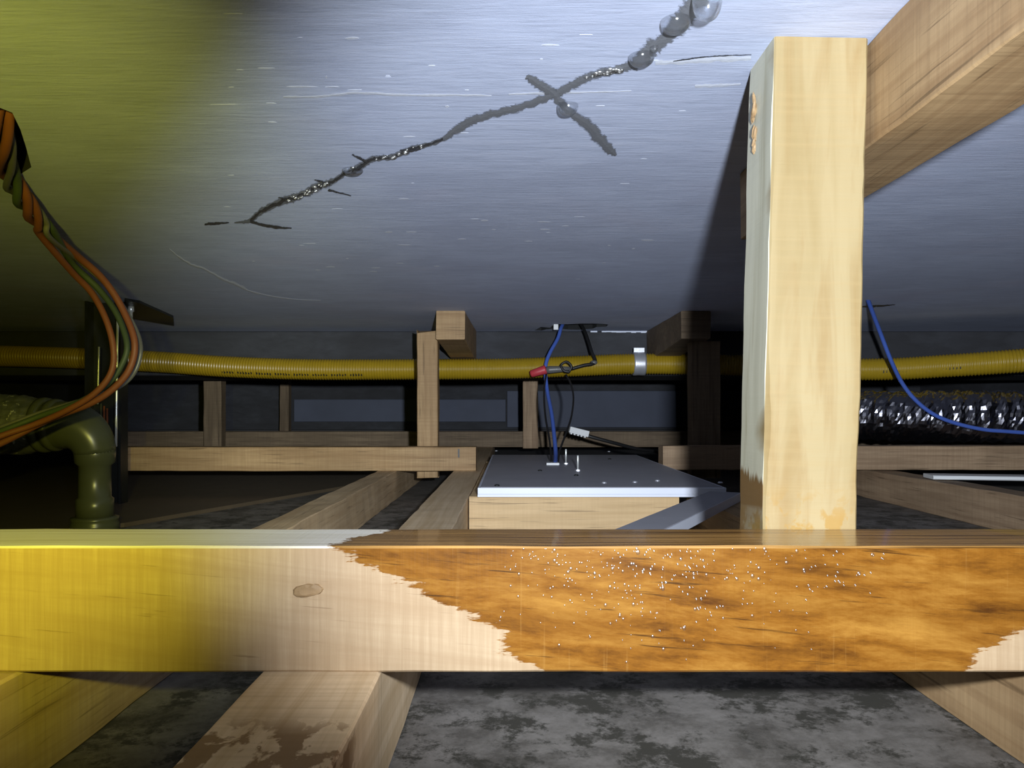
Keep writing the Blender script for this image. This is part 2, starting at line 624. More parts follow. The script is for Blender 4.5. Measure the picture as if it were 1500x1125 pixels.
# form-board joints and a wavy efflorescence line
for pts, nm in (([(985, 90, 2.5), (1010, 86, 2.5), (1040, 82.5, 2), (1070, 81, 2), (1102, 80, 1.5)], 'crackdark'),
                ([(960, 92, 5), (1000, 90, 5), (1050, 87, 6), (1100, 85, 5)], 'flake'),
                ([(415, 142, 2), (470, 141, 3), (520, 136, 3), (600, 139, 3), (680, 139, 2.5), (720, 140, 1.5)], 'flake'),
                ([(745, 138, 2), (800, 136, 3), (860, 135, 2), (925, 133, 1.5)], 'flake'),
                ([(1018, 126, 3), (1050, 125, 4), (1085, 123, 2)], 'flake')):
    ribbon('form_joint', pts, M[nm], .0002, 1.0, .5, 6, 30 + len(pts), CEILOBJ)
ribbon('efflorescence_line', [(248, 364, 1), (262, 376, 2.5), (280, 387, 4), (300, 394, 3), (325, 408, 4), (345, 416, 5), (372, 428, 2.5), (420, 437, 1.5),
                              (470, 440, 1.0)], M['flake'], .0006, .7, .75, 7, 41, CEILOBJ)


def flakes():
    rnd = random.Random(5)
    bm = bmesh.new()
    spots = [(710, 323, 16, 3), (570, 340, 14, 3), (950, 352, 24, 3), (515, 56, 24, 5), (478, 113, 3, 5), (655, 156, 8, 4), (520, 132, 30, 2), (345, 20, 40, 3),
             (805, 66, 30, 3), (440, 127, 60, 3), (640, 390, 12, 2), (880, 155, 18, 2), (390, 100, 36, 2), (600, 200, 20, 2), (330, 153, 50, 2)]
    for _ in range(55):
        spots.append((rnd.uniform(330, 1080), 10 + 400 * rnd.random() ** .8, rnd.uniform(6, 26), rnd.uniform(.8, 2.2)))
    for px, py, w, h in spots:
        if px > 1090 - py * .2: continue
        c = []
        n = 8
        for k in range(n):
            a = 2 * math.pi * k / n
            r = .75 + .5 * rnd.random()
            c.append((px + math.cos(a) * w / 2 * r, py + math.sin(a) * h / 2 * r))
        lo = [bm.verts.new(C(px + (x - px) * .7, py + (y - py) * .7, .0001)) for x, y in c]
        hi = [bm.verts.new(C(x, y, -.0002)) for x, y in c]
        bm.faces.new(lo)
        for k in range(n):
            bm.faces.new((lo[k], lo[(k + 1) % n], hi[(k + 1) % n], hi[k]))
    o = from_bm('laitance_flakes', bm, M['flake'], CEILOBJ)
    o['kind'] = 'stuff'


flakes()


# ------------------------------------------------------------------ front beam, post, ceiling joist
def wet_beam_mat():
    t = NT('pine_half_soaked_with_water')
    sep = t.n('ShaderNodeSeparateXYZ')
    t.l(t.tc.outputs['Object'], sep.inputs[0])
    X, Y, Z = sep.outputs
    ht = t.math('MULTIPLY_ADD', Z, -1 / .0518, .5, clamp=True)            # 0 at the top, 1 at the foot of the face

    def curve(pts):
        c = t.n('ShaderNodeFloatCurve')
        cm = c.mapping
        cv = cm.curves[0]
        while len(cv.points) < len(pts): cv.points.new(.5, .5)
        for p, (x, y) in zip(cv.points, pts):
            p.location = (x, y)
            p.handle_type = 'VECTOR'
        cm.update()
        t.l(ht, c.inputs['Value'])
        return t.math('MULTIPLY_ADD', c.outputs[0], 1500 * .00028, -750 * .00028)   # px on the front face -> metres
    xb = curve([(0, 485 / 1500), (.1, 515 / 1500), (.17, 548 / 1500), (.24, 578 / 1500), (.3, 600 / 1500), (.40, 620 / 1500), (.48, 668 / 1500),
                (.58, 700 / 1500), (.68, 742 / 1500), (.76, 728 / 1500), (.84, 728 / 1500), (.9, 770 / 1500), (1, 800 / 1500)])
    xr = curve([(0, 1.0), (.6, 1.0), (.66, 1500 / 1500), (.74, 1462 / 1500), (.82, 1440 / 1500), (.9, 1428 / 1500), (1, 1415 / 1500)])
    xr = t.math('ADD', xr, t.math('MULTIPLY', t.math('LESS_THAN', ht, .64), 1.0))
    rag = t.noise((60, 60, 420), 4, .7)
    rag2 = t.noise((240, 240, 30), 3, .6, 0, (4, 0, 0))
    e = t.math('ADD', t.math('MULTIPLY_ADD', rag, .03, -.015), t.math('MULTIPLY_ADD', rag2, .010, -.005))
    m1 = t.math('SUBTRACT', t.math('ADD', X, e), t.math('MULTIPLY_ADD', t.math('ADD', Y, .0225), .35, xb))
    m2 = t.math('SUBTRACT', xr, t.math('ADD', X, e))
    m = t.math('MINIMUM', m1, m2)
    wet = t.math('MULTIPLY_ADD', m, 500, .5, clamp=True)

    # colours
    tilt = t.n('ShaderNodeMapping')
    tilt.inputs['Rotation'].default_value = (0, math.radians(-5), 0)
    t.l(t.tc.outputs['Object'], tilt.inputs[0])
    tv = tilt.outputs[0]
    g = t.noise((9, 110, 110), 5, .6, .5, vec=tv)
    saw = t.noise((420, 6, 14), 4, .65, .2)
    pores = t.noise((24, 300, 560), 4, .6, .3, (2, 0, 0), vec=tv)
    blot = t.noise((20, 50, 85), 6, .72, .2, (0, 0, 3), vec=tv)
    dry = t.ramp(g, [(.3, (.345, .235, .135)), (.65, (.43, .315, .195))])
    dry = t.mix(t.ramp(saw, [(.4, .45), (.6, 0.0)]), dry, (.30, .20, .11))
    dry = t.mix(t.ramp(saw, [(.6, 0.0), (.75, .4)]), dry, (.50, .385, .25))
    dry = t.mix(t.ramp(pores, [(.28, .6), (.36, 0.0)]), dry, (.16, .095, .05))
    wc = t.ramp(blot, [(.32, (.07, .023, .004)), (.48, (.205, .080, .010)), (.68, (.34, .165, .030))])
    wc = t.mix(t.ramp(g, [(.3, .4), (.6, 0.0)]), wc, (.165, .066, .009))
    wc = t.mix(t.ramp(saw, [(.62, 0.0), (.8, .35)]), wc, (.40, .22, .06))
    wc = t.mix(t.ramp(pores, [(.31, .85), (.39, 0.0)]), wc, (.045, .018, .005))
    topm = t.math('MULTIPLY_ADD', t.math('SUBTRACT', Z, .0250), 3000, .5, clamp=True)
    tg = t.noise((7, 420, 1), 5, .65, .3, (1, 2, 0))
    dry = t.mix(topm, dry, t.ramp(tg, [(.35, (.56, .50, .40)), (.6, (.74, .70, .64))]))  # dusty top, painted paler to stand in for grazing light
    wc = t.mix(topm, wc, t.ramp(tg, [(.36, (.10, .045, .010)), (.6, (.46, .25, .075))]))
    rim = t.ramp(t.math('MULTIPLY_ADD', m, 60, .5, clamp=True), [(.48, 0.0), (.53, .45), (.75, 0.0)])
    wc = t.mix(rim, wc, (.15, .055, .01))
    col = t.mix(wet, dry, wc)
    rough = t.math('MULTIPLY_ADD', wet, -.34, .62)
    n = t.bump(saw, .3, .0005)
    n = t.bump(g, .2, .0005, n)
    smooth = t.math('MULTIPLY_ADD', wet, .6, 0.0)
    t.b.inputs['Coat Roughness'].default_value = .07
    t.b.inputs['Coat IOR'].default_value = 1.33
    return t.set(Base_Color=col, Roughness=rough, Normal=n, Coat_Weight=smooth, Specular_IOR_Level=.35)


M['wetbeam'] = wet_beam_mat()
BT, BB = CZ - .056, CZ - .1078            # top and bottom of the front beam
D1, D2 = .315, .36
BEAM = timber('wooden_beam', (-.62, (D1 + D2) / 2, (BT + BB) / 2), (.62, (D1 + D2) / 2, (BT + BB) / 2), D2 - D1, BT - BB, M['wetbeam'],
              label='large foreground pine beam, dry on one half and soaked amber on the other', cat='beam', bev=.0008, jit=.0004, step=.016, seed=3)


def beam_details():
    # chipped knot standing out of the face
    c = W(451, 865, D1)
    bm = bmesh.new()
    rnd = random.Random(2)
    n = 18
    rings = []
    for f, y in ((1.0, .0006), (.86, -.0009), (.5, -.0014)):
        rings.append([bm.verts.new((c.x + math.cos(2 * math.pi * k / n) * .0064 * f * (.9 + .2 * rnd.random()), D1 + y,
                                    c.z + math.sin(2 * math.pi * k / n) * .0030 * f * (.85 + .3 * rnd.random()) + math.cos(2 * math.pi * k / n) * .0006)) for k in range(n)])
    for r0, r1 in zip(rings, rings[1:]):
        for k in range(n):
            bm.faces.new((r0[k], r0[(k + 1) % n], r1[(k + 1) % n], r1[k]))
    bm.faces.new(rings[-1])
    o = from_bm('knot', bm, M['knot'], BEAM)
    o['label'] = 'chipped oval knot'
    # beads of water sitting on the soaked face
    bm = bmesh.new()
    pts = [(775, 814), (803, 825), (776, 812), (832, 838), (849, 824), (869, 807), (881, 823), (883, 810), (932, 808), (943, 834), (1006, 808), (1009, 830), (1030, 821),
           (1073, 804), (1076, 832), (1065, 847), (1099, 806), (1107, 803), (1126, 815), (976, 853), (975, 853), (937, 861), (982, 878), (900, 854), (838, 883),
           (806, 862), (1027, 877), (1102, 902), (1102, 884), (1002, 920), (967, 924), (960, 905), (1119, 855), (1212, 843), (1224, 844), (1230, 853), (1258, 840),
           (1190, 866), (940, 938), (1002, 938), (1166, 923), (1135, 949), (1227, 838), (1160, 814), (1186, 863), (760, 841), (755, 830)]
    for _ in range(330):
        x = rnd.triangular(700, 1330, 900)
        pts.append((x, 803 + abs(rnd.gauss(0, 60))))
    for px, py in pts:
        if py > 975 or px < 520 + (py - 800) * 1.4: continue
        p = W(px, py, D1)
        r = rnd.uniform(.00022, .00055) * (1 if rnd.random() < .8 else 1.7)
        m = Matrix.Translation((p.x, D1 - .00015, p.z)) @ Matrix.Diagonal((r, r * .45, r * rnd.uniform(1, 1.3), 1))
        bmesh.ops.create_icosphere(bm, subdivisions=2, radius=1, matrix=m)
    o = from_bm('water_beads', bm, M['bead'], BEAM, True)
    o['kind'] = 'stuff'


beam_details()


def post_mat():
    """pale sawn pine; greyer flank lightened in colour against grazing light, tea-coloured splash marks at the foot"""
    t = NT('pale_post_pine')
    geo = t.n('ShaderNodeNewGeometry')
    sep = t.n('ShaderNodeSeparateXYZ')
    t.l(t.tc.outputs['Object'], sep.inputs[0])
    X, Y, Z = sep.outputs
    g = t.noise((4, 55, 55), 4, .55, .5)
    b = t.noise((9, 75, 75), 4, .6, .5, (3, 1, 1))
    s = t.noise((260, 8, 8), 3, .6)
    col = t.ramp(g, [(.32, (.29, .215, .098)), (.6, (.35, .272, .142))])
    col = t.mix(t.ramp(b, [(.38, .6), (.53, 0.0)]), col, (.27, .175, .068))
    col = t.mix(t.ramp(s, [(.36, .25), (.55, 0.0)]), col, (.36, .26, .12))
    # bark-side flank (local -Y) is greyer, its colour lightened to make up for grazing light
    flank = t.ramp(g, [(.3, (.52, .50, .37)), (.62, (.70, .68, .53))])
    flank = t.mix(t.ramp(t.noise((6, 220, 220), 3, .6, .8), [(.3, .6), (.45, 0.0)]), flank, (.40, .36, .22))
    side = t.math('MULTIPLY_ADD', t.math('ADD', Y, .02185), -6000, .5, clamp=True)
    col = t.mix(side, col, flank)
    # splash marks
    spl = t.ramp(t.noise((75, 110, 110), 4, .6, .4, (1, 5, 2)), [(.50, 0.0), (.57, .75)])
    low = t.math('MULTIPLY_ADD', t.math('ADD', X, .078), -60, .5, clamp=True)
    col = t.mix(t.mix(1.0, spl, low, 'MULTIPLY'), col, (.33, .19, .04))
    low2 = t.math('MULTIPLY', t.math('MULTIPLY_ADD', t.math('ADD', X, t.math('MULTIPLY_ADD', t.noise((8, 160, 160), 2), .03, .052)), -300, .5, clamp=True), side)
    col = t.mix(low2, col, (.20, .115, .04))
    n = t.bump(g, .2, .0006)
    n = t.bump(s, .35, .0005, n)
    return t.set(Base_Color=col, Roughness=.55, Normal=n, Specular_IOR_Level=.3)


M['post'] = post_mat()
POST = timber('wooden_post', (.1387, .3795, BB + .002), (.1453, .3795, CEIL - .0004), .0442, .0376, M['post'], up=(0, 1, 0),
              label='pale upright pine post rising from the foreground beam to the ceiling', cat='post', bev=.0009, jit=.0009, step=.008, seed=11, wane=.006)


def post_chips():
    rnd = random.Random(8)
    for px, py, s in ((1106, 158, 1.0), (1109, 192, .8), (1107, 212, .6)):
        p = W(px, py, .385)
        p.x = .1222 - .0005
        bm = bmesh.new()
        for k in range(5):
            q = p + Vector((rnd.uniform(-.0008, .0004), rnd.uniform(-.002, .002), rnd.uniform(-.004, .004))) * s
            m = Matrix.Translation(q) @ Matrix.Rotation(rnd.uniform(-.5, .5), 4, 'X') @ Matrix.Diagonal((.0010, .0011 * s, .0045 * s, 1))
            bmesh.ops.create_icosphere(bm, subdivisions=1, radius=1, matrix=m)
        from_bm('splinter', bm, M['larch'], POST)


post_chips()

timber('ceiling_joist', (.190, -.6, CEIL - .0250), (.190, .5695, CEIL - .0250), .041, .0494, M['larch'],
       label='tan larch joist under the ceiling running past the pale post towards the viewer', cat='joist', bev=.0008, jit=.0009, step=.012, seed=21)

# ------------------------------------------------------------------ floor joists
JT = BB                    # joist tops
def joist(x0, x1, y0, y1, mat, label, seed, h=None, x0b=None):
    dx = 0 if x0b is None else x0b - x0
    h = h or JT
    return timber('floor_joist', ((x0 + x1) / 2, y0, JT - h / 2), ((x0 + x1) / 2 + dx, y1, JT - h / 2), x1 - x0, h, mat, label=label, cat='joist',
                  group='joists lying on the gypsum boards', bev=.001, jit=.001, step=.03, seed=seed)


joist(-.103, -.054, .02, 2.4, M['joist_wet'], 'wide joist passing under the foreground beam beside the boxed panel', 31)
joist(-.236, -.203, .02, 2.4, M['joist'], 'narrow joist under the beam between the elbow pipe and the wide joist', 32)
joist(.227, .277, .02, 1.00, M['larch'], 'joist end under the foreground beam below the pale post', 33)
joist(.634, .676, .30, 2.4, M['brown'], 'brown joist running beneath the foil duct', 34)

# middle rail in two pieces, each with its hanger and ceiling block
ML0, ML1 = 1.3475, 1.3895
MZ = (CZ - .1078 + CZ - .0659) / 2
MH = .1078 - .0659
rail_l = timber('cross_rail', (-.70, (ML0 + ML1) / 2, MZ), (-.0635, (ML0 + ML1) / 2, MZ), .042, MH, M['larch'],
                label='middle cross rail ending at the left of the metal panel', cat='rail', group='cross rails', seed=41, jit=.0008)
b = box('staple', W(672, 656, ML0) - Vector((.0014, .0016, .017)), W(672, 656, ML0) + Vector((.0014, .0002, -.002)), M['black'], rail_l)
timber('cross_rail', (.265, (ML0 + ML1) / 2, MZ + .002), (1.5, (ML0 + ML1) / 2, MZ + .002), .042, MH, M['brown'],
       label='middle cross rail carrying the foil duct right of the metal panel', cat='rail', group='cross rails', seed=42, jit=.0008)
timber('cross_rail', (-1.5, 2.22, CZ - .085), (1.5, 2.22, CZ - .085), .045, .045, M['dimmed'],
       label='far dim cross rail beyond the concrete downstand', cat='rail', group='cross rails', seed=43, jit=.0008)

hang = timber('hanger_strip', (-.1535, 1.41, CZ - .1236), (-.1535, 1.41, CZ + .1425), .0375, .036, M['larch'], up=(0, 1, 0),
              label='tan upright hanger nailed behind the middle rail beside the ceiling block', cat='hanger', group='upright hangers', seed=51, jit=.001, ragged=.008)
timber('hanger_strip', (.352, 1.41, CZ - .1240), (.352, 1.41, CZ + .124), .052, .036, M['dimmed'], up=(0, 1, 0),
       label='shaded upright hanger just left of the pale post', cat='hanger', group='upright hangers', seed=52, jit=.001)
for k, (p0, p1, lab) in enumerate(((300, 326, 'far upright hanger under the yellow hose near the twisted wires'),
                                   (766, 788, 'far upright hanger behind the blue wire'))):
    x0, x1 = (p0 - CX) * 2.17 / F, (p1 - CX) * 2.17 / F
    timber('hanger_strip', ((x0 + x1) / 2, 2.178, CZ - .109), ((x0 + x1) / 2, 2.178, CEIL - .0004), x1 - x0, .036, M['brown' if k else 'dimmed'], up=(0, 1, 0),
           label=lab, cat='hanger', group='upright hangers', seed=53 + k, jit=.001)
timber('hanger_strip', ((416 - CX) * 2.9 / F, 2.92, .001), ((416 - CX) * 2.9 / F, 2.92, CEIL - .0004), .034, .036, M['dimmed'], up=(0, 1, 0),
       label='faint upright stud against the far wall', cat='hanger', group='upright hangers', seed=57, jit=.001)


def wedge_block(name, x0, x1, y0, y1, zt, zf, zb, dx, mat, label, seed):
    """ceiling block: front end, sloping underside"""
    rnd = random.Random(seed)
    bm = bmesh.new()
    n = 8
    rings = []
    for i in range(n + 1):
        t = i / n
        y = y0 + (y1 - y0) * t
        zl = zf + (zb - zf) * t
        d = dx * t
        e = .0012
        ring = [(x0 + d + e, zt), (x1 + d - e, zt), (x1 + d, zt - e), (x1 + d, zl + e), (x1 + d - e, zl), (x0 + d + e, zl), (x0 + d, zl + e), (x0 + d, zt - e)]
        rings.append([bm.verts.new((x + rnd.uniform(-1, 1) * .0005, y, z if z > zt - .0005 else z + rnd.uniform(-1, 1) * .0005)) for x, z in ring])
    for r0, r1 in zip(rings, rings[1:]):
        for k in range(8):
            bm.faces.new((r0[k], r0[(k + 1) % 8], r1[(k + 1) % 8], r1[k]))
    bm.faces.new(rings[0])
    bm.faces.new(rings[-1])
    o = recenter(from_bm(name, bm, mat))
    return tag(o, label, 'block', 'timber blocks fixed under the ceiling')


blk = wedge_block('ceiling_block', -.1345, -.0835, 1.362, 1.708, CEIL - .0003, CZ + .1245, CZ + .1062, .004, M['larch'],
                  'sawn timber block under the ceiling whose square end faces the viewer', 61)
nail = tube('nail', [W(657, 506, 1.44), W(657, 510, 1.43)], .0018, M['steel'], blk, seg=8)
wedge_block('ceiling_block', .300, .352, 1.362, 1.708, CEIL - .0003, CZ + .1255, CZ + .1062, 0, M['dimmed'],  # darker wood paints in the post's shadow on this block
            'brown timber block under the ceiling right of the steel hose clamp', 62)


# ------------------------------------------------------------------ boxed metal panel
def panel():
    fr = empty('panel_frame', (.08, .95, 0))
    tag(fr, 'pale wooden box frame under the metal panel', 'frame')
    top = CZ - .1058
    timber('front_board', (-.052, .942, top / 2), (.203, .942, top / 2), .018, top, M['ply'], parent=fr, seed=71, jit=.0004)
    timber('side_board', (-.043, .952, top / 2), (-.043, 1.55, top / 2), .018, top, M['ply'], parent=fr, seed=72, jit=.0004)
    timber('side_board', (.194, .952, top / 2), (.194, 1.55, top / 2), .018, top, M['ply'], parent=fr, seed=73, jit=.0004)
    timber('back_board', (-.052, 1.559, top / 2), (.203, 1.559, top / 2), .018, top, M['ply'], parent=fr, seed=74, jit=.0004)
    z0, z1 = CZ - .1056, CZ - .0945
    X0, X1, Y0, Y1 = -.0415, .259, .928, 1.60
    e = empty('lamp_housing', ((X0 + X1) / 2, (Y0 + Y1) / 2, z0))
    tag(e, 'flat grey metal lamp housing with white rim lying on the wooden box frame', 'panel')
    bm = bmesh.new()
    # white tray: floor and four rims
    add_box(bm, (X0, Y0, z0), (X1, Y1, z0 + .003))
    add_box(bm, (X0, Y0, z0 + .003), (X1, Y0 + .003, z1), .0006)
    add_box(bm, (X0, Y1 - .003, z0 + .003), (X1, Y1, z1), .0006)
    add_box(bm, (X0, Y0 + .003, z0 + .003), (X0 + .003, Y1 - .003, z1), .0006)
    add_box(bm, (X1 - .003, Y0 + .003, z0 + .003), (X1, Y1 - .003, z1), .0006)
    from_bm('rim', bm, M['whitemetal'], e)['label'] = 'white painted rim'
    bm = bmesh.new()
    add_box(bm, (X0 + .0031, Y0 + .0031, z0 + .003), (X1 - .0031, Y1 - .0031, z1 + .0005), .0008)
    back = from_bm('back_plate', bm, M['greymetal'], e)

    def on(px, py):
        d = .0942 * F / (py - CY)
        return Vector(((px - CX) * d / F, d, z1 + .0005))
    prof = [(.0034, 0), (.0034, .0008), (.0024, .0018), (.0008, .0021)]
    for px, py, mat in ((728, 712, 'darksteel'), (963, 705, 'steel'), (885, 708, 'steel'), (1055, 708, 'steel'), (892, 662, 'steel'), (893, 673, 'darksteel'),
                        (844, 697, 'darksteel'), (727, 661, 'steel'), (791, 690, 'darksteel'), (930, 707, 'steel')):
        bm = bmesh.new()
        lathe(bm, prof, Matrix.Translation(on(px, py)), 12)
        from_bm('screw', bm, M[mat], e, True)
    for (px, py, h) in ((829, 680, .026), (846.5, 690, .024)):
        p = on(px, py)
        bm = bmesh.new()
        lathe(bm, [(.0016, 0), (.0016, h * .96), (.001, h)], Matrix.Translation(p), 10)
        s = from_bm('stud', bm, M['chrome'], e, True)
        s['label'] = 'bright steel mounting stud'
        bm = bmesh.new()
        lathe(bm, [(.0042, 0), (.0042, .0022)], Matrix.Translation(p), 6)
        from_bm('nut', bm, M['steel'], s)
    p = on(812, 681)
    bm = bmesh.new()
    add_box(bm, p + Vector((-.014, -.012, 0)), p + Vector((.008, .014, .004)), .001)
    from_bm('cable_gland', bm, M['whiteplastic'], e)
    return on


ON = panel()

# white strip beside the panel, resting on the joist end
a0, a1 = Vector((.137, .69)), Vector((.2525, .912))
dirv = (a1 - a0).normalized()
z = JT + .0052
s0 = a0 - dirv * .12
strip = timber('metal_strip', (s0.x, s0.y, z), (a1.x, a1.y, z), .036, .010, M['greymetal'], label='narrow grey channel strip lying askew between the metal panel and the post',
               cat='strip', seed=81, jit=.0002, bev=.0004)
bm = bmesh.new()
L = (a1 - s0).length
add_box(bm, (-L / 2, -.0189, -.005), (L / 2, -.0181, .0046))
e = from_bm('edge_band', bm, M['whitemetal'])
e.matrix_world = strip.matrix_world.copy()
e.parent = strip
e.matrix_parent_inverse = strip.matrix_world.inverted()
e['label'] = 'white edge band'

# brown sheet on the gypsum at the left
bm = bmesh.new()
poly = [(-.76, .80), (-.52, 1.03), (-.30, 1.62), (-.30, 2.6), (-1.3, 2.6), (-1.3, .80)]
lo = [bm.verts.new((x, y, 0.0002)) for x, y in poly]
hi = [bm.verts.new((x, y, .006)) for x, y in poly]
bm.faces.new(lo); bm.faces.new(hi)
for k in range(len(poly)):
    bm.faces.new((lo[k], lo[(k + 1) % len(poly)], hi[(k + 1) % len(poly)], hi[k]))
tag(recenter(from_bm('hardboard_sheet', bm, M['hardboard'])), 'brown sheet of board on the floor behind the elbow pipe', 'board')

# white strip on the floor at the right
timber('metal_strip', (.645, 1.19, JT + .0045), (1.35, 1.06, JT + .0045),   .045, .006, M['whiteplastic'], label='white strip resting on the brown joist under the duct', cat='strip', seed=82, jit=.0002)

# pale sheathing panel on the far wall
sh = empty('sheathing_board', (.0, 3.19, .06))
tag(sh, 'dim bluish sheathing boards against the far wall', 'sheathing')
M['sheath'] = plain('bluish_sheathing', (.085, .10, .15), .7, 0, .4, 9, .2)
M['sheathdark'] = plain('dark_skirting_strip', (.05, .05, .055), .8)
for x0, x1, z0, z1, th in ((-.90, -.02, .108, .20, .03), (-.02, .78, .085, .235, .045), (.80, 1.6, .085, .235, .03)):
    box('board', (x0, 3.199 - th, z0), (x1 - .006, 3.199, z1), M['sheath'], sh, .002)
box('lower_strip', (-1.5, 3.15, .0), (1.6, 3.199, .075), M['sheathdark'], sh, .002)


# ------------------------------------------------------------------ yellow corrugated hose
HOSE_PTS = [W(-60, 520, 1.62), W(95, 524, 1.62), W(230, 530, 1.62), W(330, 537, 1.62), W(450, 541, 1.62), W(600, 541, 1.62), W(740, 540, 1.62),
            W(850, 536, 1.62), W(940, 533, 1.62), W(1080, 535, 1.60), W(1270, 541, 1.52), W(1400, 535, 1.45), W(1520, 527, 1.40), W(1700, 520, 1.36)]


def resample(path, step):
    out = [path[0].copy()]
    acc = 0.0
    for a, b in zip(path, path[1:]):
        seg = (b - a).length
        while acc + seg >= step:
            t = (step - acc) / seg
            a = a + (b - a) * t
            out.append(a.copy())
            seg = (b - a).length
            acc = 0.0
        acc += seg
    return out


def hose():
    path = resample(smooth_path(HOSE_PTS, 12), .0014)
    prof = (0.0, .0016, .0016, 0.0)
    bm = bmesh.new()
    sweep(bm, path, lambda i, a: .0207 + prof[i % 4], 18)
    o = recenter(from_bm('corrugated_hose', bm, M['yellow'], None, True))
    tag(o, 'long yellow corrugated hose hung across the void below the downstand', 'hose')
    bpy.context.view_layer.update()
    # faded black printing: unreadable dashes standing along the hose
    rnd = random.Random(4)
    for xa, xb, zz in ((330, 535, -.55), (1285, 1405, -.25)):
        bm = bmesh.new()
        fr = path_frames(path)
        for i, (p, t, n, b) in enumerate(fr):
            px = CX + p.x * F / p.y
            if not (xa < px < xb) or i % 4 not in (1, 2): continue
            if (i // 4) % 7 == 0: continue
            h = rnd.choice((.0016, .0022, .0028))
            ang = math.asin(zz)
            out = Vector((0, -math.cos(ang), math.sin(ang)))
            upv = Vector((0, math.sin(ang), math.cos(ang)))
            c = p + out * .0230 + upv * rnd.uniform(-.0008, .0008)
            q = [c + t * sx * .0007 + upv * sz * h for sx, sz in ((-1, -1), (1, -1), (1, 1), (-1, 1))]
            vs = [bm.verts.new(v) for v in q] + [bm.verts.new(v - out * .0008) for v in q]
            bm.faces.new(vs[:4])
            for k in range(4):
                bm.faces.new((vs[k], vs[(k + 1) % 4], vs[4 + (k + 1) % 4], vs[4 + k]))
        from_bm('printed_marking', bm, M['print'], o)['label'] = 'faded black printed marking'
    # steel strap clamp
    c = W(936, 533, 1.62)
    bm = bmesh.new()
    m = Matrix.Translation(c) @ Matrix.Rotation(math.pi / 2, 4, 'Y')
    lathe(bm, [(.0228, -.0125), (.0245, -.0125), (.0248, -.009), (.0243, 0), (.0248, .009), (.0245, .0125), (.0228, .0125)], m, 36)
    k = recenter(from_bm('hose_clamp', bm, M['steel'], None, True))
    tag(k, 'shiny galvanised steel clamp around the yellow hose', 'clamp')
    bpy.context.view_layer.update()
    bm = bmesh.new()
    add_box(bm, (c.x - .0115, c.y - .003, c.z + .0235), (c.x + .0115, c.y + .001, c.z + .034), .0006)
    from_bm('tab', bm, M['steel'], k)
    bm = bmesh.new()
    lathe(bm, [(.003, -.006), (.003, .006)], Matrix.Translation((c.x, c.y - .002, c.z + .030)) @ Matrix.Rotation(math.pi / 2, 4, 'X'), 8)
    from_bm('bolt', bm, M['steel'], k)


hose()


# ------------------------------------------------------------------ foil duct
def foil_duct():
    pts = [Vector((.60, 1.66, CZ - .006)), Vector((.655, 1.54, CZ - .010)), Vector((.735, 1.46, CZ - .0125)), Vector((.84, 1.42, CZ - .0125)), Vector((.96, 1.40, CZ - .011)),
           Vector((1.08, 1.41, CZ - .006)), Vector((1.22, 1.43, CZ - .004)), Vector((1.40, 1.45, CZ - .004))]
    path = resample(smooth_path(pts, 14), .0032)

    path = resample(smooth_path(pts, 14), .0036)
    rnd = random.Random(17)

    def rad(i, a):
        ph = i * .0036 / .024 * 2 * math.pi + a + 2.2 * mnoise.noise((i * .05, math.cos(a), math.sin(a)))
        r = .0465 + .0018 * math.sin(ph)
        r += .0030 * mnoise.noise((i * .13, math.cos(a) * 2.2, math.sin(a) * 2.2))
        return r + rnd.uniform(-1, 1) * .0012
    bm = bmesh.new()
    sweep(bm, path, rad, 44)
    for v in bm.verts:
        v.co.x += rnd.uniform(-1, 1) * .0010
    bmesh.ops.triangulate(bm, faces=[f for f in bm.faces if len(f.verts) == 4], quad_method='ALTERNATE')
    o = recenter(from_bm('foil_duct', bm, M['foil'], None, False))
    tag(o, 'crinkled dark foil flexible duct resting on the cross rail right of the post', 'duct')


foil_duct()

# blue wire draped over the foil duct
bw = tube('blue_wire', [W(1268, 430, 1.22), W(1276, 452, 1.25), W(1290, 489, 1.29), W(1306, 530, 1.31), W(1322, 562, 1.33), W(1342, 587, 1.335), W(1368, 607, 1.335),
                        W(1400, 620, 1.335), W(1440, 629, 1.335), W(1475, 632, 1.335), W(1530, 636, 1.34)], .0034, M['blue'], sub=8)
tag(bw, 'blue wire hanging from the ceiling and draped over the foil duct', 'wire', 'blue wires')
ribbon('crack', [(1262, 449, 2), (1275, 448.5, 4), (1292, 447.5, 3), (1312, 446, 1)], M['crackdark'], .0008, 1.0, .3, 5, 77, CEILOBJ)


